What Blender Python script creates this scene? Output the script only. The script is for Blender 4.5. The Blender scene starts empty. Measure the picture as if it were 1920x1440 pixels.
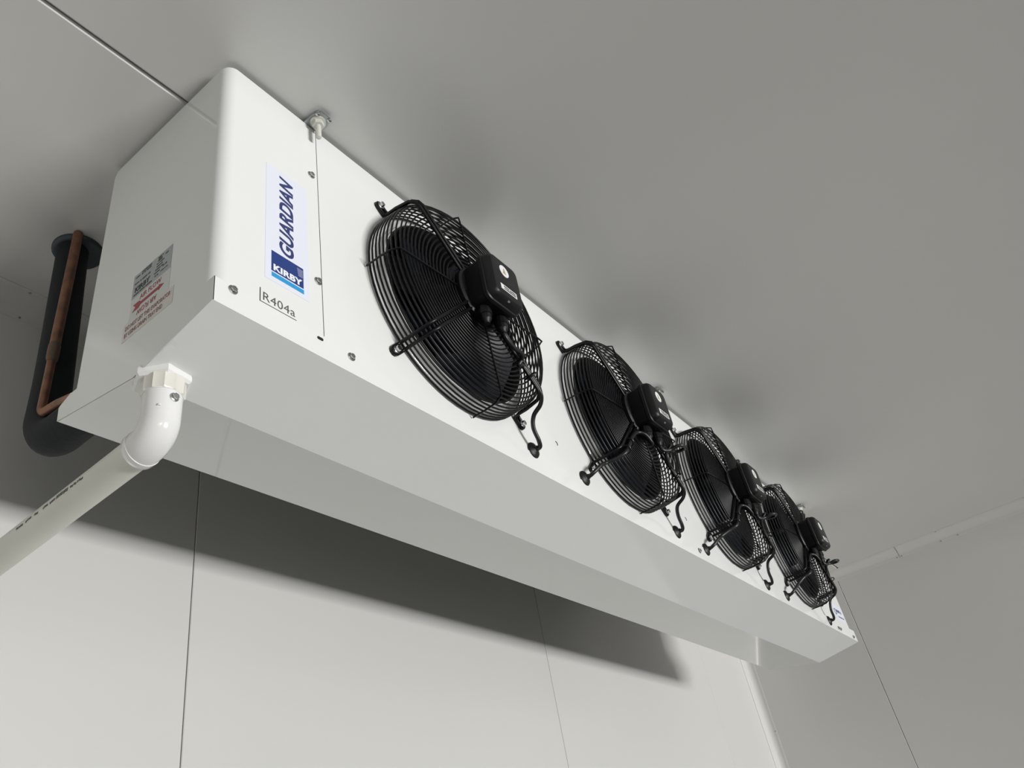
import bpy, math, random
from mathutils import Vector, Matrix

# ------------------------------------------------------------------ camera, light, exposure
H = 3.0                                   # ceiling height above the floor; all builders below measure z from the ceiling
scene = bpy.context.scene
col = scene.collection
cam_d = bpy.data.cameras.new('camera')
cam = bpy.data.objects.new('camera', cam_d); col.objects.link(cam)
cam_d.sensor_fit = 'HORIZONTAL'; cam_d.sensor_width = 36.0; cam_d.lens = 1484.53 / 1920 * 36.0
cam_d.clip_start = 0.01; cam_d.clip_end = 60
Rr = ((0.59496586, -0.78575084, -0.16914857), (0.38188249, 0.46153051, -0.80072177), (0.70723503, 0.41180724, 0.57465938))
cam.matrix_world = Matrix(((Rr[0][0], -Rr[1][0], -Rr[2][0], -0.39717), (Rr[0][1], -Rr[1][1], -Rr[2][1], -0.59225),
                           (Rr[0][2], -Rr[1][2], -Rr[2][2], -1.13291 + H), (0, 0, 0, 1)))
scene.camera = cam

world = bpy.data.worlds.new('overcast_sky'); scene.world = world; world.use_nodes = True
world.node_tree.nodes['Background'].inputs[0].default_value = (0.75, 0.82, 0.9, 1)
world.node_tree.nodes['Background'].inputs[1].default_value = 0.12

DOOR = (-0.98, 3.2, -0.76)                  # doorway in the front wall: x from, x to, top below the ceiling
YF = -4.2                                 # front wall
li = bpy.data.lights.new('doorway_daylight', 'AREA'); li.shape = 'RECTANGLE'; li.size = 3.0; li.size_y = 0.95
li.energy = 970; li.color = (1.0, 0.992, 0.972)
lo = bpy.data.objects.new('doorway_daylight', li); col.objects.link(lo)
lo.location = (1.6, -10.0, -2.20 + H); lo.rotation_euler = (math.radians(90), 0, 0)

vs = scene.view_settings
vs.view_transform = 'Standard'; vs.look = 'None'; vs.exposure = 0.0; vs.gamma = 1.0; vs.use_curve_mapping = False

# ------------------------------------------------------------------ materials
def mat(name, c, rough=0.4, metal=0.0, spec=0.5, var=0.0, vscale=6.0, bump=0.0, bscale=200.0, c2=None, coat=0.0):
    m = bpy.data.materials.new(name); m.use_nodes = True
    nt = m.node_tree; b = nt.nodes['Principled BSDF']
    b.inputs['Base Color'].default_value = (*c, 1); b.inputs['Roughness'].default_value = rough
    b.inputs['Metallic'].default_value = metal; b.inputs['Specular IOR Level'].default_value = spec
    if coat:
        b.inputs['Coat Weight'].default_value = coat; b.inputs['Coat Roughness'].default_value = 0.04
    tc = nt.nodes.new('ShaderNodeTexCoord')
    if var or c2:
        n = nt.nodes.new('ShaderNodeTexNoise'); n.inputs['Scale'].default_value = vscale; n.inputs['Detail'].default_value = 5
        r = nt.nodes.new('ShaderNodeValToRGB')
        a = c2 if c2 else tuple(max(0, x * (1 - var)) for x in c)
        r.color_ramp.elements[0].color = (*a, 1); r.color_ramp.elements[1].color = (*c, 1)
        r.color_ramp.elements[0].position = 0.38; r.color_ramp.elements[1].position = 0.62
        nt.links.new(tc.outputs['Object'], n.inputs['Vector']); nt.links.new(n.outputs['Fac'], r.inputs['Fac'])
        nt.links.new(r.outputs['Color'], b.inputs['Base Color'])
    if bump:
        n2 = nt.nodes.new('ShaderNodeTexNoise'); n2.inputs['Scale'].default_value = bscale; n2.inputs['Detail'].default_value = 3
        bp = nt.nodes.new('ShaderNodeBump'); bp.inputs['Strength'].default_value = bump; bp.inputs['Distance'].default_value = 0.002
        nt.links.new(tc.outputs['Object'], n2.inputs['Vector']); nt.links.new(n2.outputs['Fac'], bp.inputs['Height'])
        nt.links.new(bp.outputs['Normal'], b.inputs['Normal'])
    return m

M = dict(
    panel=mat('coolroom_panel_paint', (0.64, 0.638, 0.618), 0.28, spec=1.0, var=0.02, vscale=1.5),
    core=mat('panel_core_foam', (0.30, 0.29, 0.27), 0.9),
    trim=mat('white_cove_trim', (0.64, 0.632, 0.61), 0.30),
    concrete=mat('grey_floor_vinyl', (0.10, 0.10, 0.097), 0.5, var=0.15, vscale=3.0),
    white=mat('white_powder_coat', (0.81, 0.82, 0.812), 0.07, spec=0.5, var=0.012, vscale=4.0),
    fins=mat('coil_fin_aluminium', (0.03, 0.032, 0.035), 0.5, metal=0.5, var=0.3, vscale=40),
    black=mat('black_coated_wire', (0.004, 0.004, 0.005), 0.34, spec=0.32),
    blackp=mat('black_moulded_plastic', (0.006, 0.0065, 0.0075), 0.42, spec=0.4, bump=0.15, bscale=900),
    navy=mat('dark_navy_blade', (0.004, 0.005, 0.010), 0.36, spec=0.3),
    cable=mat('black_cable_sheath', (0.010, 0.011, 0.012), 0.38),
    steel=mat('zinc_plated_steel', (0.55, 0.56, 0.55), 0.25, metal=1.0, var=0.15, vscale=90),
    galv=mat('galvanised_plate', (0.42, 0.45, 0.45), 0.35, metal=0.9, var=0.25, vscale=60),
    nylon=mat('off_white_nylon', (0.66, 0.66, 0.60), 0.4),
    pvc=mat('white_glossy_pvc', (0.80, 0.80, 0.79), 0.14),
    pvcmat=mat('cream_pvc_pipe', (0.72, 0.71, 0.64), 0.38, var=0.05, vscale=12),
    nut=mat('cream_plastic_nut', (0.74, 0.72, 0.66), 0.35),
    foam=mat('black_foam_insulation', (0.006, 0.009, 0.011), 0.8, bump=0.3, bscale=160),
    sealant=mat('blue_grey_sealant', (0.045, 0.060, 0.072), 0.5, var=0.3, vscale=30),
    copper=mat('tarnished_copper', (0.30, 0.145, 0.085), 0.48, metal=0.6, vscale=45, c2=(0.19, 0.105, 0.07)),
    braze=mat('brazed_joint', (0.09, 0.11, 0.10), 0.6, metal=0.4, vscale=140, c2=(0.22, 0.10, 0.05)),
    sticker=mat('label_white', (0.78, 0.80, 0.90), 0.25),
    plate=mat('label_silver_grey', (0.40, 0.43, 0.44), 0.3, metal=0.2),
    pink=mat('label_pale_pink', (0.70, 0.655, 0.63), 0.3),
    clearwhite=mat('label_pale_green_white', (0.64, 0.665, 0.645), 0.3),
    paper=mat('label_paper_white', (0.80, 0.81, 0.82), 0.35),
    ink=mat('ink_black', (0.02, 0.02, 0.022), 0.4),
    inkgrey=mat('ink_faded_grey', (0.10, 0.10, 0.095), 0.5),
    inkred=mat('ink_red', (0.36, 0.03, 0.055), 0.4),
    inkbrown=mat('ink_dull_red', (0.26, 0.13, 0.13), 0.4),
    navyink=mat('ink_navy', (0.030, 0.045, 0.16), 0.35),
    blueink=mat('ink_royal_blue', (0.016, 0.045, 0.21), 0.35),
    cyanink=mat('ink_cyan', (0.03, 0.32, 0.66), 0.35),
    whiteink=mat('ink_white', (0.85, 0.86, 0.9), 0.35),
    gold=mat('ink_gold', (0.45, 0.34, 0.14), 0.4),
    mark=mat('seam_sealant_grey', (0.36, 0.36, 0.35), 0.3),
)

# ------------------------------------------------------------------ mesh helpers (coordinates: x along the unit, y towards the back wall, z up from the ceiling)
class MB:
    def __init__(s): s.v = []; s.f = []
    def add(s, vs_, fs):
        o = len(s.v); s.v += [tuple(p) for p in vs_]; s.f += [tuple(i + o for i in f) for f in fs]; return s
    def box(s, a, b, bev=0.0):
        (x0, y0, z0), (x1, y1, z1) = a, b
        if bev <= 0:
            return s.add([(x, y, z) for x in (x0, x1) for y in (y0, y1) for z in (z0, z1)],
                         [(0, 1, 3, 2), (4, 6, 7, 5), (0, 4, 5, 1), (2, 3, 7, 6), (0, 2, 6, 4), (1, 5, 7, 3)])
        e = bev; V = []; idx = {}
        for i, x in enumerate((x0, x1)):
            for j, y in enumerate((y0, y1)):
                for k, z in enumerate((z0, z1)):
                    sx, sy, sz = (1, -1)[i], (1, -1)[j], (1, -1)[k]
                    for ax in range(3):
                        p = [x + sx * e, y + sy * e, z + sz * e]; p[ax] = (x, y, z)[ax]
                        idx[(i, j, k, ax)] = len(V); V.append(p)
        F = []
        for ax in range(3):
            u, w = [t for t in range(3) if t != ax]
            for side in (0, 1):
                q = []
                for (cu, cw) in ((0, 0), (1, 0), (1, 1), (0, 1)):
                    c = [0, 0, 0]; c[ax] = side; c[u] = cu; c[w] = cw; q.append(idx[(*c, ax)])
                F.append(q)
        for ax in range(3):
            u, w = [t for t in range(3) if t != ax]
            for cu in (0, 1):
                for cw in (0, 1):
                    a_ = [0, 0, 0]; b_ = [0, 0, 0]; a_[u] = b_[u] = cu; a_[w] = b_[w] = cw; b_[ax] = 1
                    F.append((idx[(*a_, u)], idx[(*a_, w)], idx[(*b_, w)], idx[(*b_, u)]))
        for i in (0, 1):
            for j in (0, 1):
                for k in (0, 1): F.append(tuple(idx[(i, j, k, t)] for t in range(3)))
        return s.add(V, F)
    def tube(s, path, r, n=8, closed=False, caps=True):
        P = [Vector(p) for p in path]; N = len(P); rs = r if isinstance(r, (list, tuple)) else [r] * N
        V = []; up = None
        for i, p in enumerate(P):
            if closed: t = P[(i + 1) % N] - P[i - 1]
            else:
                t0 = (P[i] - P[i - 1]).normalized() if i else (P[1] - P[0]).normalized()
                t1 = (P[i + 1] - P[i]).normalized() if i < N - 1 else t0
                t = t0 + t1
            t.normalize()
            if up is None:
                up = Vector((0, 0, 1)) if abs(t.z) < 0.9 else Vector((1, 0, 0))
            up = (up - t * up.dot(t)).normalized(); w = t.cross(up)
            for k in range(n):
                a = 2 * math.pi * k / n
                V.append(p + (up * math.cos(a) + w * math.sin(a)) * rs[i])
        F = []
        for i in range(N if closed else N - 1):
            j = (i + 1) % N
            for k in range(n):
                F.append((i * n + k, i * n + (k + 1) % n, j * n + (k + 1) % n, j * n + k))
        if not closed and caps:
            F.append(tuple(range(n - 1, -1, -1))); F.append(tuple((N - 1) * n + k for k in range(n)))
        return s.add(V, F)
    def ring(s, c, R_, r, axis='y', n=56, m=6):
        pts = []
        for i in range(n):
            a = 2 * math.pi * i / n; u, w = R_ * math.cos(a), R_ * math.sin(a)
            pts.append((c[0] + u, c[1], c[2] + w) if axis == 'y' else (c[0] + u, c[1] + w, c[2]))
        # explicit frame keeps the ring untwisted
        V = []; ax = Vector((0, 1, 0)) if axis == 'y' else Vector((0, 0, 1)); C = Vector(c)
        for p in pts:
            d = (Vector(p) - C).normalized()
            for k in range(m):
                b = 2 * math.pi * k / m; V.append(Vector(p) + d * (r * math.cos(b)) + ax * (r * math.sin(b)))
        F = [(i * m + k, i * m + (k + 1) % m, ((i + 1) % n) * m + (k + 1) % m, ((i + 1) % n) * m + k) for i in range(n) for k in range(m)]
        return s.add(V, F)
    def lathe(s, c, prof, axis='y', n=32, caps=True):
        V = []
        for (r, h) in prof:
            for k in range(n):
                a = 2 * math.pi * k / n; u, w = r * math.cos(a), r * math.sin(a)
                V.append((c[0] + u, c[1] + h, c[2] + w) if axis == 'y' else ((c[0] + u, c[1] + w, c[2] + h) if axis == 'z' else (c[0] + h, c[1] + u, c[2] + w)))
        m = len(prof); F = [(i * n + k, i * n + (k + 1) % n, (i + 1) * n + (k + 1) % n, (i + 1) * n + k) for i in range(m - 1) for k in range(n)]
        if caps: F.append(tuple(range(n))); F.append(tuple((m - 1) * n + k for k in range(n)))
        return s.add(V, F)
    def prism(s, poly, a, b, axis='z'):
        """closed polygon extruded from a to b; poly in the two other axes in x,y,z order"""
        def pt(p, h): return (p[0], p[1], h) if axis == 'z' else ((p[0], h, p[1]) if axis == 'y' else (h, p[0], p[1]))
        n = len(poly); V = [pt(p, a) for p in poly] + [pt(p, b) for p in poly]
        F = [tuple(range(n)), tuple(range(2 * n - 1, n - 1, -1))] + [(i, (i + 1) % n, n + (i + 1) % n, n + i) for i in range(n)]
        return s.add(V, F)
    def loft(s, rings, caps=True):
        n = len(rings[0]); V = [p for r in rings for p in r]
        F = [(i * n + k, i * n + (k + 1) % n, (i + 1) * n + (k + 1) % n, (i + 1) * n + k) for i in range(len(rings) - 1) for k in range(n)]
        if caps: F.append(tuple(range(n))); F.append(tuple((len(rings) - 1) * n + k for k in range(n)))
        return s.add(V, F)

def link(name, me, m, parent, origin, smooth=None):
    me.materials.append(m)
    if smooth is not None:
        for p in me.polygons: p.use_smooth = True
        me.set_sharp_from_angle(angle=math.radians(smooth))
    o = bpy.data.objects.new(name, me); col.objects.link(o)
    po = Vector((0, 0, 0))
    if parent is not None:
        o.parent = parent; q = parent
        while q is not None: po += q.location; q = q.parent
    o.location = Vector(origin) - po
    return o

def obj(name, mb, m, parent=None, smooth=None):
    xs = [[v[i] for v in mb.v] for i in range(3)]
    c = Vector([(min(x) + max(x)) / 2 for x in xs])
    me = bpy.data.meshes.new(name); me.from_pydata([Vector(v) - c for v in mb.v], [], mb.f); me.validate(); 
    import bmesh
    bm = bmesh.new(); bm.from_mesh(me); bmesh.ops.recalc_face_normals(bm, faces=bm.faces); bm.to_mesh(me); bm.free()
    return link(name, me, M[m], parent, c, smooth)

def tag(o, label=None, cat=None, group=None, kind=None):
    if label: o['label'] = label
    if cat: o['category'] = cat
    if group: o['group'] = group
    if kind: o['kind'] = kind
    return o

def thing(name, loc, label=None, cat=None, group=None, kind=None, parent=None):
    o = bpy.data.objects.new(name, None); col.objects.link(o); o.empty_display_size = 0.05
    o.location = loc
    return tag(o, label, cat, group, kind)

def copy_tree(o, parent=None):
    c = o.copy(); col.objects.link(c); c.parent = parent
    for ch in list(o.children): copy_tree(ch, c)
    return c

def text(name, s, m, parent, origin, right, up, w, h, shear=0.0, bold=0.0, spacing=1.0, lift=0.0003):
    """flat lettering fitted into w x h, lower left corner at origin"""
    cu = bpy.data.curves.new(name, 'FONT'); cu.body = s; cu.size = 1.0; cu.shear = shear; cu.offset = bold; cu.space_character = spacing
    cu.resolution_u = 4; cu.extrude = 0.01
    t = bpy.data.objects.new(name, cu); col.objects.link(t); bpy.context.view_layer.update()
    me = bpy.data.meshes.new_from_object(t.evaluated_get(bpy.context.evaluated_depsgraph_get()))
    bpy.data.objects.remove(t); bpy.data.curves.remove(cu)
    x0 = min(v.co.x for v in me.vertices); x1 = max(v.co.x for v in me.vertices)
    y0 = min(v.co.y for v in me.vertices); y1 = max(v.co.y for v in me.vertices)
    r = Vector(right); u = Vector(up); n = r.cross(u)
    for v in me.vertices:
        a = (v.co.x - x0) / (x1 - x0) * w - w / 2; b = (v.co.y - y0) / (y1 - y0) * h - h / 2
        v.co = r * a + u * b + n * (lift if v.co.z > 0 else 0.0)
    me.name = name; me.materials.clear()
    return link(name, me, M[m], parent, Vector(origin) + r * (w / 2) + u * (h / 2))

def slab(name, m, parent, origin, right, up, w, h, t=0.0004):
    r, u = Vector(right), Vector(up); n = r.cross(u); o = Vector(origin)
    V = [o + r * (w * i) + u * (h * j) + n * (t * k) for k in (0, 1) for (i, j) in ((0, 0), (1, 0), (1, 1), (0, 1))]
    mb = MB().add(V, [(0, 3, 2, 1), (4, 5, 6, 7), (0, 1, 5, 4), (1, 2, 6, 5), (2, 3, 7, 6), (3, 0, 4, 7)])
    return obj(name, mb, m, parent)

def scribble(name, m, parent, origin, right, up, rows, seed=1, t=0.0003):
    """rows of print too small to read: (u0, u1, v, height)"""
    rnd = random.Random(seed); r, u = Vector(right), Vector(up); n = r.cross(u); o = Vector(origin); mb = MB()
    for (u0, u1, v, h) in rows:
        x = u0
        while x < u1 - h * 0.3:
            w = min(h * rnd.uniform(0.5, 1.3), u1 - x); hh = h * rnd.uniform(0.75, 1.0)
            V = [o + r * (x + w * i) + u * (v + hh * j) + n * (t * k) for k in (0, 1) for (i, j) in ((0, 0), (1, 0), (1, 1), (0, 1))]
            mb.add(V, [(0, 3, 2, 1), (4, 5, 6, 7), (0, 1, 5, 4), (1, 2, 6, 5), (2, 3, 7, 6), (3, 0, 4, 7)])
            x += w + h * rnd.choice((0.25, 0.25, 0.3, 0.7))
    return obj(name, mb, m, parent)

def spline(pts, n=8):
    P = [Vector(p) for p in pts]; P = [P[0] * 2 - P[1]] + P + [P[-1] * 2 - P[-2]]; out = []
    for i in range(1, len(P) - 2):
        a, b, c, d = P[i - 1:i + 3]
        for k in range(n):
            t = k / n
            out.append(0.5 * ((2 * b) + (c - a) * t + (2 * a - 5 * b + 4 * c - d) * t * t + (3 * b - a - 3 * c + d) * t ** 3))
    out.append(P[-2]); return out

def rrect(w, h, r, n=5):
    pts = []
    for (cx, cz, a0) in ((w / 2 - r, h / 2 - r, 0), (-w / 2 + r, h / 2 - r, 90), (-w / 2 + r, -h / 2 + r, 180), (w / 2 - r, -h / 2 + r, 270)):
        for k in range(n + 1):
            a = math.radians(a0 + 90 * k / n); pts.append((cx + r * math.cos(a), cz + r * math.sin(a)))
    return pts

# ------------------------------------------------------------------ the room
XL, XR, YB = -1.05, 3.343, 0.674
ZF = -H
GAP = 0.0009

def wall(name, label, backing, panels, bev=0.0012):
    root = obj(name, MB().box(*backing), 'core'); tag(root, label, 'wall', kind='structure')
    for a, b in panels: obj('panel', MB().box(a, b, bev), 'panel', root)
    return root

floor = obj('floor', MB().box((XL - .1, YF - .3, ZF - .1), (XR + .1, YB + .1, ZF)), 'concrete')
tag(floor, 'plain grey coolroom floor below the frame', 'floor', kind='structure')

yj = [YF, -3.4953, -2.2953, -1.0953, 0.1047, YB]
ceil = wall('ceiling', 'pale grey coolroom ceiling of wide flat panels', ((XL - .1, YF - .1, 0.05), (XR + .1, YB + .1, 0.12)),
            [((XL, a + .0013, 0.0), (XR, b - .0013, 0.05)) for a, b in zip(yj[:-1], yj[1:])], 0.0034)
tag(ceil, cat='ceiling')
xj = [XL, -0.7527, 0.4473, 1.6473, 2.8473, XR]
wall('wall_back', 'pale coolroom wall of tall panels behind the evaporator', ((XL - .1, YB + .05, ZF), (XR + .1, YB + .12, 0.05)),
     [((a + GAP, YB, ZF), (b - GAP, YB + .05, 0.0)) for a, b in zip(xj[:-1], xj[1:])])
yw = [YF, -3.4655, -2.2655, -1.0655, 0.1345, YB]
wall('wall_right', 'pale grey coolroom wall of tall panels at the far end', ((XR + .05, YF - .1, ZF), (XR + .12, YB + .1, 0.05)),
     [((XR, a + GAP, ZF), (XR + .05, b - GAP, 0.0)) for a, b in zip(yw[:-1], yw[1:])])
wall('wall_left', 'pale coolroom wall at the near end, out of view', ((XL - .12, YF - .1, ZF), (XL - .05, YB + .1, 0.05)),
     [((XL - .05, a + GAP, ZF), (XL, b - GAP, 0.0)) for a, b in zip(yw[:-1], yw[1:])])
dx0, dx1, dzt = DOOR
wf = obj('wall_front', MB().box((XL - .1, YF - .12, ZF), (dx0, YF - .05, 0.05)).box((dx1, YF - .12, ZF), (XR + .1, YF - .05, 0.05))
         .box((dx0, YF - .12, dzt), (dx1, YF - .05, 0.05)), 'core')
tag(wf, 'pale coolroom wall with the open doorway, behind the camera', 'wall', kind='structure')
for a, b in ((XL, dx0), (dx1, XR)):
    obj('panel', MB().box((a + GAP, YF - .05, ZF), (b - GAP, YF, 0.0), 0.0012), 'panel', wf)
obj('panel', MB().box((dx0 + GAP, YF - .05, dzt), (dx1 - GAP, YF, 0.0), 0.0012), 'panel', wf)
df = obj('door_1', MB().box((dx0 - .06, YF, ZF), (dx0, YF + .02, dzt + .06), .003).box((dx1, YF, ZF), (dx1 + .06, YF + .02, dzt + .06), .003)
         .box((dx0, YF, dzt), (dx1, YF + .02, dzt + .06), .003), 'trim')
tag(df, 'white frame of the open doorway in the front wall', 'door frame', kind='structure')

def cove(name, label, R_, p0, p1, corner, screws):
    """concave corner moulding: corner = (du, dv) unit axes from the corner line, swept from p0 to p1"""
    u, v = Vector(corner[0]), Vector(corner[1]); prof = [(0, 0), (R_ + .006, 0), (R_ + .006, .0015), (R_, .0025)]
    for k in range(1, 12):
        a = math.radians(90 * k / 12); prof.append((R_ - (R_ - .002) * math.sin(a), R_ - (R_ - .002) * math.cos(a)))
    prof += [(.0025, R_), (.0015, R_ + .006), (0, R_ + .006)]
    rings = [[Vector(p) + u * a + v * b for a, b in prof] for p in (p0, p1)]
    o = obj(name, MB().loft(rings), 'trim', smooth=35); tag(o, label, 'trim', kind='structure')
    for (q, side) in screws:
        a, n = (u, v) if side == 0 else (v, u)
        c = Vector(q) + a * (R_ + .001) + n * .0022
        mb = MB(); r1 = .0028; e1 = (Vector(p1) - Vector(p0)).normalized()
        mb.loft([[c + n * h + (e1 * math.cos(t) + a * math.sin(t)) * r for t in [2 * math.pi * k / 8 for k in range(8)]] for r, h in ((r1, 0), (r1, .0008), (r1 * .5, .0014))])
        obj('screw', mb, 'steel', o)
    return o
CR = 0.036
cove('trim_1', 'white cove moulding where the back wall meets the ceiling', CR, (XL, YB, 0), (XR, YB, 0), ((0, -1, 0), (0, 0, -1)),
     [((.045, YB, 0), 0), ((.05, YB, 0), 1), ((-.3, YB, 0), 0), ((-.3, YB, 0), 1), ((.7, YB, 0), 1)])
cove('trim_2', 'white cove moulding along the far ceiling edge, corner to trim joint', CR, (XR, YB, 0), (XR, -0.1495, 0), ((-1, 0, 0), (0, 0, -1)),
     [((XR, -.14, 0), 1)])
cove('trim_3', 'white cove moulding along the far ceiling edge, from the trim joint onward', CR, (XR, -0.1515, 0), (XR, YF, 0), ((-1, 0, 0), (0, 0, -1)),
     [((XR, -.16, 0), 1), ((XR, -.33, 0), 0), ((XR, -.33, 0), 1), ((XR, -.40, 0), 1), ((XR, -.69, 0), 0)])
cove('trim_4', 'white cove moulding in the vertical corner of the far wall', CR, (XR, YB, 0), (XR, YB, ZF), ((-1, 0, 0), (0, -1, 0)),
     [((XR, YB, -.55), 1), ((XR, YB, -.9), 0)])

# ------------------------------------------------------------------ the evaporator cabinet
ZT, ZL, ZB, ZC, YC = -0.009, -0.4465, -0.484, -0.508, 0.148
DB = 0.287                                # depth of the cabinet
XS0, XS1, XC, LT = 0.166, 2.392, 2.510, 2.556   # seams, cabinet end, tray end
FX = (0.459, 1.007, 1.550, 2.090)
FZS = (-0.242, -0.249, -0.251, -0.251)
ev = thing('evaporator', (1.28, 0.14, ZB), 'long white ceiling-hung evaporator cabinet with blue and white label', 'evaporator')

def sheet(path, z0, z1, t):
    """vertical sheet of thickness t along an xy path (offset to the right of travel)"""
    P = [Vector((p[0], p[1])) for p in path]; Q = []
    for i, p in enumerate(P):
        a = (P[i] - P[i - 1]).normalized() if i else (P[1] - P[0]).normalized()
        b = (P[i + 1] - P[i]).normalized() if i < len(P) - 1 else a
        d = (a + b).normalized(); n = Vector((-d.y, d.x)); Q.append(p + n * t)
    return MB().prism([tuple(p) for p in P] + [tuple(q) for q in reversed(Q)], z0, z1, 'z')
rc = 0.018
arc = [(rc - rc * math.cos(math.radians(a)), rc - rc * math.sin(math.radians(a))) for a in range(0, 91, 10)]
# left cover: end face, rounded corner and the plain part of the front face
m = MB()
m.prism([(DB, ZT - .012), (DB - .006, ZT), (rc, ZT), (rc, ZL + .0005 - .03), (DB, ZL + .0005 - .03)], 0.0, 0.0015, 'x')
poly = [(0, rc + .0001)] + arc[1:] + [(XS0, 0), (XS0, .0015)] + [(rc - (rc - .0015) * math.cos(math.radians(a)), rc - (rc - .0015) * math.sin(math.radians(a))) for a in range(90, -1, -10)]
m.prism(poly, ZT, ZL - .03, 'z')
obj('end_cover', m, 'white', ev, smooth=30)
m = MB().box((XS1 + .0008, 0, ZL - .03), (XC, .0015, ZT)).box((XC - .0015, .0015, ZL - .03), (XC, DB, ZT))
obj('end_cover', m, 'white', ev)
# front panel with four round fan openings
m = MB(); RO = 0.178
xs = [XS0 + .0012] + [(a + b) / 2 for a, b in zip(FX[:-1], FX[1:])] + [XS1]
for i, fx in enumerate(FX):
    FZ = FZS[i]; x0, x1, z0, z1 = xs[i], xs[i + 1], ZL - .03, ZT
    angs = sorted(set([2 * math.pi * k / 60 for k in range(60)] + [math.atan2(z - FZ, x - fx) % (2 * math.pi) for x in (x0, x1) for z in (z0, z1)]))
    inn, out = [], []
    for a in angs:
        c, s_ = math.cos(a), math.sin(a); inn.append((fx + RO * c, 0, FZ + RO * s_))
        t = min([((x1 if c > 0 else x0) - fx) / c if abs(c) > 1e-9 else 9, ((z1 if s_ > 0 else z0) - FZ) / s_ if abs(s_) > 1e-9 else 9])
        out.append((fx + t * c, 0, FZ + t * s_))
    n = len(angs); back = [(p[0], .0015, p[2]) for p in inn]
    m.add(out + inn + back, [(k, (k + 1) % n, n + (k + 1) % n, n + k) for k in range(n)] + [(n + k, n + (k + 1) % n, 2 * n + (k + 1) % n, 2 * n + k) for k in range(n)])
m.box((XS0 + .0012, .0005, ZT - .0015), (XS1, .02, ZT))
fp = obj('front_panel', m, 'white', ev)
for i, fx in enumerate(FX):
    obj('venturi_collar', MB().lathe((fx, 0, FZS[i]), [(.1825, .0004), (.1790, -.0015), (.1772, -.0050), (.1765, -.0145), (.1755, -.0175), (.1740, -.0175), (.1735, -.0140)], 'y', 60, caps=False), 'white', fp, 50)
obj('top_panel', MB().prism([(.0016, DB), (.0016, .020), (.0032, .013), (.007, .007), (.013, .0032), (.020, .0016), (XC - .0016, .0016), (XC - .0016, DB)], ZT - .0015, ZT - .0002, 'z'), 'white', ev)
obj('seam_backing', MB().box((XS0 - .012, .0017, ZL), (XS0 + .012, .0025, ZT - .002)), 'mark', ev)
obj('seam_backing', MB().box((XS1 - .012, .0017, ZL), (XS1 + .012, .0025, ZT - .002)), 'mark', ev)
coil = obj('coil', MB().box((.05, .15, ZL + .01), (XC - .05, DB - .01, ZT - .02)), 'fins', ev)
for k in range(3):
    obj('coil_end_bend', MB().tube(spline([(.05, .20, -.10 - .11 * k), (.028, .20, -.115 - .11 * k), (.05, .20, -.13 - .11 * k)], 5), .006, 6), 'copper', coil, 40)
# drain tray: front lip, two sloping floors that meet at a crease, rear lip
tt = 0.0014
outer = [(-.0016, ZL), (-.0016, ZB), (YC, ZC), (.3215, -.4785), (.3235, -.456), (.297, -.447)]
inner = [(.297, -.4455), (.322, -.4545), (.320, -.477), (YC, ZC + tt), (-.0002, ZB + tt), (-.0002, ZL)]
tr = MB().prism([(y, z) for y, z in outer + inner], -.0016, LT, 'x')
tray = obj('drain_tray', tr, 'white', ev)
endp = [(-.0016, ZL), (-.0016, ZB), (YC, ZC), (.3215, -.4785), (.3235, -.456), (.297, -.447), (DB, ZL - .0005)]
obj('tray_end', MB().prism(endp, -.0017, -.0004, 'x'), 'white', tray)
obj('tray_end', MB().prism(endp, LT - .0012, LT + .0001, 'x'), 'white', tray)

# screws of the cabinet front
def screw_head(x, z, parent, y=0.0, r=.0052):
    b = obj('screw', MB().lathe((x, y, z), [(r * 1.25, 0), (r * 1.25, -.0008), (r * 1.05, -.0012)], 'y', 16), 'steel', parent, 40)
    hexa = [(x + r * .8 * math.cos(math.radians(60 * k + 11)), z + r * .8 * math.sin(math.radians(60 * k + 11))) for k in range(6)]
    obj('hex_head', MB().prism(hexa, y - .0012, y - .0042, 'y'), 'steel', b)
    return b
for (x, z, yy) in ((.154, -.130, 0), (.1595, -.350, 0), (.024, -.4535, -.0016), (.2125, -.4565, -.0016), (1.30, -.464, -.0016), (2.351, -.470, -.0016), (2.372, -.470, -.0016), (2.512, -.474, -.0016)):
    screw_head(x, z, ev, yy)
obj('slot', MB().prism([(.158 + a, -.4545 + b) for a, b in rrect(.010, .0045, .002, 3)], -.0017, -.0024, 'y'), 'ink', ev)
for (x, z) in ((.733, -.391), (1.281, -.388), (1.82, -.386)):      # small half-round pressed marks between the fans
    pts = [(x + .0045 * math.cos(t), -.0004, z + .0045 * math.sin(t)) for t in [math.radians(-30 + 16 * k) for k in range(9)]]
    obj('pressed_mark', MB().tube(pts, .0009, 6), 'inkgrey', ev, 40)

# big label: white sticker with sideways word and blue square
RX, UZ = (1, 0, 0), (0, 0, 1)
st = slab('brand_label', 'sticker', ev, (.0705, 0, -.3995), RX, UZ, .0725, .2255)
tag(st, 'white label with navy sideways lettering and a blue square')
e = -.0004
text('lettering', 'GUARDIAN', 'navyink', st, (.1175, e, -.3405), (0, 0, 1), (-1, 0, 0), .156, .0245, shear=.28, bold=.030)
bl = slab('blue_square', 'blueink', st, (.0803, e, -.3815), RX, UZ, .0530, .0365, .0002)
text('lettering', 'KIRBY', 'whiteink', st, (.0835, e - .0002, -.3792), RX, UZ, .0475, .0112, bold=.045, spacing=1.05)
slab('cyan_bar', 'cyanink', st, (.0808, e, -.3912), RX, UZ, .0530, .0076, .0002)
mb = MB()
for k in range(7):      # fine white rules fading out of the blue square
    mb.box((.1225 + .0003 * k, e - .00035, -.3500 - .0021 * k), (.1322, e - .0002, -.3496 - .0021 * k))
obj('fine_rules', mb, 'sticker', st)
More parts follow.
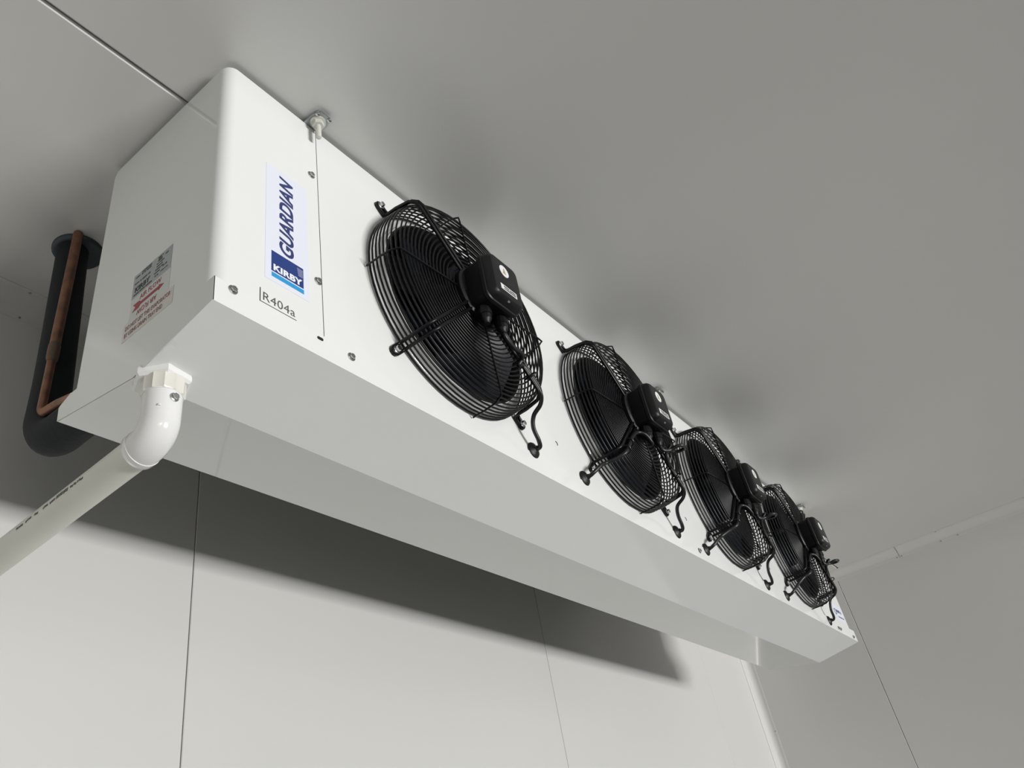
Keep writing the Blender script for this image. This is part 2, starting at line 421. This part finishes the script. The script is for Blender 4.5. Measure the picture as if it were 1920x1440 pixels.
text('refrigerant_lettering', 'R404a', 'inkgrey', ev, (.0685, 0, -.4400), RX, UZ, .0500, .0135, spacing=1.05)
obj('refrigerant_underline', MB().box((.0633, -.0003, -.4455), (.0646, 0, -.4222)).box((.0633, -.0003, -.4455), (.1205, 0, -.4437)), 'ink', ev)

# labels on the end face (right = towards the front)
RY = (0, -1, 0)
def E3(y, z, d=0.0): return (-d, y, z)
pl = slab('rating_plate', 'plate', ev, E3(.1795, -.3620), RY, UZ, .0845, .0430)
text('lettering', 'KIRBY', 'ink', pl, E3(.1735, -.3530, .0004), RY, UZ, .0330, .0090, bold=.03)
scribble('fine_print', 'inkgrey', pl, E3(.1795, -.3620, .0004), RY, UZ,
         [(.004, .014, .036, .0022), (.018, .040, .0385, .0024), (.018, .040, .0345, .0030), (.004, .014, .0245, .0022), (.016, .040, .0235, .0032), (.004, .044, .0035, .0032),
          (.054, .066, .038, .0022), (.070, .076, .0345, .0026), (.054, .064, .0320, .0020), (.052, .068, .0275, .0022), (.052, .066, .0225, .0022), (.050, .066, .0175, .0022), (.048, .062, .0125, .0022),
          (.066, .076, .0150, .0030), (.062, .078, .0080, .0018), (.050, .058, .0065, .0026)], 7)
obj('plate_logo', MB().prism([(-.0 + .1205 + .004 * math.cos(t), -.3265 + .0028 * math.sin(t)) for t in [math.pi * 2 * k / 14 for k in range(14)]], -.0004, -.0007, 'x'), 'inkgrey', pl)
af = slab('air_flow_label', 'clearwhite', ev, E3(.1790, -.4040), RY, UZ, .0850, .0420, .0003)
text('lettering', 'AIR FLOW', 'inkred', af, E3(.1590, -.3740, .0003), RY, UZ, .0460, .0085)
text('lettering', 'AIR FLOW', 'inkred', af, E3(.1200, -.3905, .0003), (0, 1, 0), (0, 0, -1), .0420, .0085)
ya, yb, zc = .1690, .1060, -.3818
arrow = [(yb, zc), (yb + .011, zc + .0052), (yb + .011, zc + .0026), (ya - .013, zc + .0026), (ya - .010, zc + .0062), (ya + .004, zc + .0062), (ya - .002, zc), (ya + .004, zc - .0062), (ya - .010, zc - .0062), (ya - .013, zc - .0026), (yb + .011, zc - .0026), (yb + .011, zc - .0052)]
obj('red_arrow', MB().prism(arrow, -.0003, -.0006, 'x'), 'inkred', af)
dn = slab('warning_label', 'pink', ev, E3(.1890, -.4300), RY, UZ, .1060, .0290, .0005)
text('lettering', 'DO NOT LIFT THIS EVAPORATOR', 'inkbrown', dn, E3(.1835, -.4135, .0005), RY, UZ, .0950, .0072)
text('lettering', 'BY USING DRAIN TRAY END', 'inkbrown', dn, E3(.1840, -.4250, .0005), RY, UZ, .0800, .0072)
# label by the far end of the front face
fl = slab('maker_label', 'sticker', ev, (2.395, 0, -.432), RX, UZ, .098, .060)
scribble('fine_print', 'navyink', fl, (2.395, -.0004, -.432), RX, UZ, [(.030, .090, .030, .011), (.030, .092, .012, .005)], 3)
obj('swirl_mark', MB().ring((2.411, -.0004, -.402), .010, .0012, 'y', 20, 5), 'navyink', fl)

# ------------------------------------------------------------------ hangers between cabinet and ceiling
def hanger(x, label):
    h = thing('ceiling_hanger', (x, -.016, 0), label, 'bracket', 'hanger brackets along the front top edge')
    obj('bracket_plate', MB().prism([(x - .016, .020), (x - .016, -.020), (x - .009, -.034), (x + .010, -.034), (x + .016, -.020), (x + .016, .020)], -.0095, -.0060, 'z'), 'galv', h)
    obj('washer', MB().lathe((x, -.016, -.0095), [(.0125, 0), (.0125, -.0018), (.010, -.0022)], 'z', 24), 'nylon', h, 40)
    obj('nut', MB().prism([(x + .0095 * math.cos(math.radians(60 * k + 20)), -.016 + .0095 * math.sin(math.radians(60 * k + 20))) for k in range(6)], -.0115, -.0200, 'z'), 'nylon', h)
    obj('rod', MB().lathe((x, -.016, 0), [(.0046, -.0005), (.0046, -.0475), (.0040, -.0490), (.002, -.0498)], 'z', 16), 'nylon', h, 40)
    for sx in (-1, 1):
        s = obj('screw', MB().lathe((x + sx * .010, -.029 - .002 * sx, -.0095), [(.0038, 0), (.0038, -.0012), (.0022, -.0030), (.0006, -.0034)], 'z', 12), 'steel', h, 40)
    obj('spacer', MB().box((x - .012, -.030, -.0060), (x + .012, .012, -.0002), .001), 'galv', h)
    return h
hanger(.158, 'zinc ceiling hanger with white nylon rod above the blue and white label')
hanger(1.325, 'zinc ceiling hanger peeking out above the second fan from the label')
hanger(2.452, 'zinc ceiling hanger beside the farthest fan')

# ------------------------------------------------------------------ fans
def build_fan():
    f = thing('axial_fan', (0, 0, 0))
    ring = obj('inlet_ring', MB().lathe((0, 0, 0), [(.1734, .060), (.1737, -.0145), (.1728, -.0190), (.1705, -.0205), (.1685, -.0180), (.1680, .060)], 'y', 56, caps=False), 'blackp', f, 40)
    imp = obj('impeller', MB().lathe((0, 0, 0), [(.062, .046), (.062, -.008), (.058, -.014), (.030, -.016)], 'y', 32), 'navy', f, 40)
    nb = 5
    for b in range(nb):
        a0 = 2 * math.pi * b / nb; m = MB(); nr, na = 9, 7; top, bot = [], []
        for i in range(nr + 1):
            r = .060 + (.1655 - .060) * i / nr; sweep = -.55 * (i / nr) ** 1.5; span = .98 - .05 * i / nr
            for j in range(na + 1):
                t = j / na; a = a0 + sweep + span * (t - .5); y = .032 - .042 * t + .006 * math.sin(math.pi * t)
                top.append((r * math.cos(a), y - .0011, r * math.sin(a))); bot.append((r * math.cos(a), y + .0011, r * math.sin(a)))
        n = len(top); F = []
        for i in range(nr):
            for j in range(na):
                q = (i * (na + 1) + j, i * (na + 1) + j + 1, (i + 1) * (na + 1) + j + 1, (i + 1) * (na + 1) + j)
                F += [q, tuple(n + k for k in reversed(q))]
        edge = [j for j in range(na + 1)] + [i * (na + 1) + na for i in range(1, nr + 1)] + [nr * (na + 1) + j for j in range(na - 1, -1, -1)] + [i * (na + 1) for i in range(nr - 1, 0, -1)]
        for k in range(len(edge)):
            e0, e1 = edge[k], edge[(k + 1) % len(edge)]; F.append((e0, e1, n + e1, n + e0))
        obj('blade', m.add(top + bot, F), 'navy', imp, 40)
    # guard: concentric wire rings tied by four thin wires
    WR = .00165; YG = -.062
    guard = obj('wire_guard', MB().ring((0, -.004, 0), .1962, .0019), 'black', f, 80)
    for a in (0, 90, 180, 270):
        c, s_ = math.cos(math.radians(a + 4)), math.sin(math.radians(a + 4))
        path = [(.203 * c, -.003, .203 * s_)] + [(r * c, y, r * s_) for r, y in ((.2025, -.03), (.2005, -.050), (.193, -.0635), (.180, -.0645), (.060, -.0645))]
        obj('guard_wire', MB().tube(path, .0017, 6), 'black', guard, 40)
    prof = [(.1964, -.0115), (.1964, -.0190), (.1962, -.0265), (.1958, -.0340), (.1950, -.0415), (.1934, -.0490), (.1900, -.0555), (.1845, -.0600)]
    r = .1780
    while r > .056: prof.append((r, YG)); r -= .0083
    for (r, y) in prof: obj('guard_ring', MB().ring((0, y, 0), r, WR if y > -.06 else .0015), 'black', guard, 80)
    # four double-wire struts, each a long hairpin whose end loops round a bolt
    for a in (45, 135, 225, 315):
        c, s_ = math.cos(math.radians(a)), math.sin(math.radians(a))
        def L(u, w, y): return (u * c - w * s_, y, u * s_ + w * c)
        w = .0062
        leg = [(.050, -.0685), (.120, -.0685), (.181, -.0685), (.1905, -.0655), (.1980, -.056), (.2020, -.030), (.2025, -.012), (.2045, -.0060), (.210, -.0042), (.218, -.0040)]
        loop = [(.2220 + w * math.sin(math.radians(t)), -w * math.cos(math.radians(t)) * -1, -.0040) for t in range(0, 181, 30)]
        path = [L(u, w, y) for u, y in leg] + [L(.2220 + w * 1.1 * math.sin(math.radians(t)), w * math.cos(math.radians(t)), -.0040) for t in range(0, 181, 30)] + [L(u, -w, y) for u, y in reversed(leg)]
        st_ = obj('support_strut', MB().tube(path, .0031, 7), 'black', f, 60)
        tabp = [L(u, ww, -.0022) for u, ww in ((.203, -.008), (.221, -.0085), (.228, -.007), (.2315, -.003), (.2315, .003), (.228, .007), (.221, .0085), (.203, .008))]
        obj('foot', MB().loft([[(p[0], -.0005, p[2]) for p in tabp], [(p[0], -.0030, p[2]) for p in tabp]]), 'black', st_)
        p = L(.2220, 0, 0)
        b = obj('bolt', MB().lathe(p, [(.0066, -.003), (.0066, -.0072), (.0058, -.0078)], 'y', 16), 'steel', f, 40)
        obj('hex_head', MB().prism([(p[0] + .0046 * math.cos(math.radians(60 * k + 13)), p[2] + .0046 * math.sin(math.radians(60 * k + 13))) for k in range(6)], -.0078, -.0125, 'y'), 'steel', b)
    # motor and terminal box
    mo = obj('motor', MB().lathe((0, 0, 0), [(.040, .004), (.046, .000), (.047, -.050), (.056, -.052), (.058, -.062), (.058, -.070), (.054, -.073)], 'y', 40), 'blackp', f, 35)
    for k in range(4):
        a = math.radians(90 * k + 45)
        obj('motor_screw', MB().lathe((.050 * math.cos(a), -.0725, .050 * math.sin(a)), [(.0036, 0), (.0036, -.0035), (.002, -.0042)], 'y', 10), 'black', mo, 40)
    def rr(w, h, r, y): return [(px - .001, y, pz) for px, pz in rrect(w, h, r)]
    tb = obj('terminal_box', MB().loft([rr(.078, .088, .012, -.068), rr(.080, .092, .013, -.100), rr(.076, .088, .012, -.1015)]), 'blackp', f, 35)
    obj('lid', MB().loft([rr(.084, .096, .014, -.1012), rr(.087, .099, .015, -.103), rr(.087, .099, .015, -.109), rr(.083, .095, .014, -.1105), rr(.083, .095, .014, -.114), rr(.079, .091, .013, -.121), rr(.072, .084, .011, -.125), rr(.069, .081, .010, -.1255)]), 'blackp', tb, 28)
    obj('round_sticker', MB().lathe((-.004, -.1255, .018), [(.0125, 0), (.0125, -.0004)], 'y', 28), 'paper', tb)
    obj('sticker_emblem', MB().prism([(-.0085, .012), (.0005, .012), (-.0015, .017), (-.003, .0235), (-.0055, .0235), (-.0065, .017)], -.1259, -.1262, 'y'), 'gold', tb)
    slab('rating_label', 'paper', tb, (-.0235, -.1255, -.0310), RX, UZ, .0430, .0120)
    scribble('rating_print', 'ink', tb, (-.0235, -.1259, -.0310), RX, UZ, [(.008, .040, .0068, .0030), (.008, .040, .0022, .0030)], 5)
    obj('lid_screw', MB().lathe((-.002, -.1200, -.0445), [(.0030, 0), (.0030, -.0022), (.0016, -.0026)], 'y', 10), 'steel', tb, 40)
    for gx, gy in ((-.020, -.083), (.020, -.086)):
        gl = MB().lathe((gx, gy, 0), [(.0105, -.040), (.0105, -.052), (.0118, -.0525), (.0118, -.061), (.0100, -.0615), (.0095, -.070), (.0060, -.0745), (.0052, -.078)], 'z', 12)
        obj('cable_gland', gl, 'blackp', tb, 25)
    return f

labels = ['black caged fan nearest the blue and white label, first in the row', 'black caged fan second from the blue and white label',
          'black caged fan third from the blue and white label', 'black caged fan farthest from the camera, last in the row']
proto = build_fan(); fans = []
for i, fx in enumerate(FX):
    f = proto if i == 0 else copy_tree(proto)
    f.location = (fx, 0, FZS[i]); fans.append(f); tag(f, labels[i], 'fan', 'caged fans in a row on the evaporator front')

def add_cable(f, pts, end, r=.0040):
    o = Vector(f.location); path = spline([Vector(p) for p in pts], 7)
    c = obj('cable', MB().tube([p + o for p in path], r, 8), 'cable', f, 60)
    obj('grommet', MB().lathe((o.x + end[0], 0, o.z + end[1]), [(.0150, 0), (.0155, -.0022), (.0135, -.0050), (.0085, -.0068), (.0055, -.0085), (.0050, -.0120)], 'y', 20), 'blackp', c, 40)
    return c
def tie(f, c, centre, normal, R_=.009):
    o = Vector(f.location); n = Vector(normal).normalized(); a = n.orthogonal().normalized(); b = n.cross(a); C_ = Vector(centre) + o
    obj('cable_tie', MB().tube([C_ + (a * math.cos(t) + b * math.sin(t)) * R_ for t in [2 * math.pi * k / 14 for k in range(14)]], .0016, 5, closed=True), 'black', c, 60)

rend = [(.183, -.199), (.189, -.196), (.183, -.204), (.176, -.210)]
lend = [None, (-.196, -.190), (-.202, -.198), (-.205, -.204)]
for i, f in enumerate(fans):
    ex, ez = rend[i]
    if i == 0:
        pts = [(.020, -.086, -.070), (.024, -.086, -.084), (.046, -.084, -.092), (.072, -.082, -.090), (.082, -.074, -.094), (.080, -.068, -.102), (.094, -.0690, -.100)]
    else:
        pts = [(.020, -.086, -.070), (.026, -.088, -.086), (.044, -.098, -.084)] + [(.064 + .0165 * math.cos(math.radians(t)), -.106 + .0165 * math.sin(math.radians(t)), -.080 + .008 * k / 8) for k, t in enumerate(range(200, 521, 40))] + [(.042, -.086, -.090), (.058, -.080, -.098), (.092, -.0700, -.098)]
    pts += [(.118, -.0690, -.122), (.134, -.067, -.138), (.145, -.056, -.148), (.150, -.036, -.158), (ex - .026, -.026, ez + .024), (ex - .010, -.022, ez + .006), (ex - .001, -.016, ez - .001), (ex, -.004, ez)]
    c = add_cable(f, pts, (ex, ez)); tie(f, c, (.108, -.070, -.113), (1, 0, -1), .011); 
    if i:
        ex, ez = lend[i]
        pts = [(-.020, -.083, -.070), (-.019, -.084, -.086), (-.030, -.090, -.090), (-.046, -.088, -.076), (-.062, -.078, -.072), (-.090, -.0755, -.094), (-.118, -.0755, -.124), (-.138, -.073, -.146), (-.150, -.054, -.156),
               (ex + .036, -.036, ez + .030), (ex + .018, -.034, ez + .020), (ex + .004, -.024, ez + .006), (ex, -.014, ez), (ex, -.004, ez)]
        c = add_cable(f, pts, (ex, ez)); tie(f, c, (-.105, -.072, -.110), (-1, 0, -1)); tie(f, c, (-.130, -.072, -.136), (-1, 0, -1))

# ------------------------------------------------------------------ drain: flange, nut, elbow and pipe
ax, ay = .028, .130
d = thing('drain_pipe', (ax, ay, -.60), 'white plastic drain elbow and cream pipe hanging under the tray', 'drain pipe')
obj('tray_flange', MB().loft([[(ax + .002 + r * math.cos(math.radians(60 * k + 8)), ay + .008 + r * math.sin(math.radians(60 * k + 8)), z) for k in range(6)] for r, z in ((.034, -.500), (.0355, -.505), (.0355, -.5105), (.032, -.5140))]), 'pvc', d)
nut = MB(); NR = .0242; n = 48
prof = []
for k in range(n): prof.append(NR + (.0013 if k % 4 == 0 else 0))
nut.loft([[(ax + q * s_ * math.cos(2 * math.pi * k / n), ay + q * s_ * math.sin(2 * math.pi * k / n), z) for k, q in enumerate(prof)] for s_, z in ((.97, -.5125), (1, -.5140), (1, -.5335), (.97, -.5350))])
obj('threaded_nut', nut, 'nut', d, 20)
RE = .0235; ZE = -.567                     # bend radius and height where the bend starts
pd = Vector((.0, .9995, -.032)).normalized()
path = [(ax, ay, -.532), (ax, ay, -.542), (ax, ay, -.555), (ax, ay, ZE)]; rad = [.0228, .0228, .0228, .0225]
for k in range(1, 11):
    a = math.radians(88 * k / 10); u = RE * (1 - math.cos(a)); path.append((ax + pd.x * u, ay + pd.y * u, ZE - RE * math.sin(a))); rad.append(.0225)
e0 = Vector(path[-1])
for t in (.003, .006): path.append(tuple(e0 + pd * t)); rad.append(.0225)
path += [tuple(e0 + pd * .0063), tuple(e0 + pd * .0150), tuple(e0 + pd * .0165)]; rad += [.0233, .0233, .0218]
el = obj('elbow', MB().tube(path, rad, 32), 'pvc', d, 45)
obj('collar_bead', MB().tube([Vector((ax, ay, -.5350)) + Vector((math.cos(t), math.sin(t), 0)) * .0228 for t in [2 * math.pi * k / 32 for k in range(32)]], .0010, 5, closed=True), 'pvc', el, 60)
sd = Vector((.05, -1, 0)).normalized(); sp = Vector((ax, ay, -.546)) + sd * .0225
sc = MB(); e1 = sd.orthogonal().normalized(); e2 = sd.cross(e1)
sc.loft([[sp + sd * h + (e1 * math.cos(t) + e2 * math.sin(t)) * r for t in [2 * math.pi * k / 18 for k in range(18)]] for r, h in ((.0058, -.001), (.0058, .0012), (.0050, .0018))])
s1 = obj('clamp_screw', sc, 'steel', el, 40)
sc = MB().loft([[sp + sd * h + (e1 * math.cos(t) + e2 * math.sin(t)) * r for t in [2 * math.pi * k / 6 for k in range(6)]] for r, h in ((.0042, .0018), (.0042, .0050))])
obj('screw_socket', sc, 'steel', el)
nub = Vector((ax, ay, -.560)) + Vector((-.62, -.785, 0)) * .0222
obj('moulding_nub', MB().lathe(nub, [(.0024, -.0016), (.0022, .0008), (.0008, .0018)], 'z', 10), 'pvc', el, 50)
q0, q1 = e0 + pd * .008, e0 + pd * (.672 - e0.y)
pp = obj('pipe', MB().tube([q0, q1], .0196, 32), 'pvcmat', d, 45)
rnd = random.Random(4); mk = MB(); nx = pd.cross(Vector((0, 0, 1))).normalized(); nu = nx.cross(pd).normalized()
if nu.z < 0: nu = -nu
side = nx if nx.x < 0 else -nx
for (t0, t1, big) in ((.072, .083, 0), (.086, .098, 0), (.104, .128, 1), (.132, .142, 0), (.148, .158, 0), (.170, .180, 0), (.186, .198, 0), (.205, .220, 0)):
    t = t0
    while t < t1:
        w = rnd.uniform(.0016, .0030); hgt = math.radians(13 if big else 8); b0 = math.radians(-3 + rnd.uniform(-2, 2))
        V = []
        for k in (0, 1):
            for (tt_, bb) in ((t, b0), (t + w, b0), (t + w, b0 + hgt), (t, b0 + hgt)):
                V.append(e0 + pd * (.025 + tt_) + (side * math.cos(bb) + nu * math.sin(bb)) * (.0196 + .0004 * k))
        mk.add(V, [(0, 3, 2, 1), (4, 5, 6, 7), (0, 1, 5, 4), (1, 2, 6, 5), (2, 3, 7, 6), (3, 0, 4, 7)]); t += w + rnd.uniform(.0006, .0016)
obj('pipe_print', mk, 'inkgrey', pp)

# ------------------------------------------------------------------ refrigerant lines behind the unit
ix, iy = .054, .485
ip = thing('insulated_pipe', (ix, iy, 0), 'thick black foam insulated pipe dropping from the ceiling and bending under', 'pipe')
path = [(ix - .013, iy + .001, -.001), (ix - .009, iy + .001, -.10), (ix - .005, iy, -.20), (ix - .001, iy, -.30), (ix, iy, -.357)]; rb = .062
for k in range(1, 13):
    a = math.radians(90 * k / 12); path.append((ix, iy - rb * (1 - math.cos(a)), -.357 - rb * math.sin(a)))
path += [(ix, iy - rb - .06, -.357 - rb), (ix, DB + .005, -.357 - rb)]
rads = [.0250, .0258, .0268, .0280, .0290] + [.0295, .0300] + [.0305] * 10 + [.030, .029]
obj('foam_sleeve', MB().tube(path, rads, 28), 'foam', ip, 60)
obj('sealant_collar', MB().lathe((ix - .003, iy + .003, 0), [(.042, -.0003), (.042, -.004), (.040, -.007), (.035, -.008), (.018, -.009)], 'z', 36, caps=False), 'sealant', ip, 60)
cx_, cy_ = .0295, .4500
cp = thing('copper_pipe', (cx_, cy_, 0), 'bare copper pipe running down beside the black insulated pipe', 'pipe')
rb = .014; zb = -.372
path = [(cx_, cy_, -.001), (cx_, cy_, -.15), (cx_, cy_, zb)]
for k in range(1, 9):
    a = math.radians(90 * k / 8); path.append((cx_, cy_ - rb * (1 - math.cos(a)), zb - rb * math.sin(a)))
path += [(cx_, .40, zb - rb - .006), (cx_, .33, zb - rb - .026), (cx_, DB - .02, zb - rb - .043)]
tubep = obj('tube', MB().tube([(cx_, cy_, -.001), (cx_, cy_, -.255)], .0079, 16), 'copper', cp, 50)
obj('tube', MB().tube([(cx_, cy_, -.285)] + path[2:], .0064, 16), 'copper', cp, 50)
obj('brazed_socket', MB().lathe((cx_, cy_, -.27), [(.0079, .020), (.0088, .016), (.0091, .004), (.0088, -.010), (.0070, -.016)], 'z', 16), 'braze', cp, 50)

# ------------------------------------------------------------------ lift everything from ceiling coordinates to floor coordinates
for o in list(col.objects):
    if o.parent is None and o.type in ('MESH', 'EMPTY'): o.location.z += H
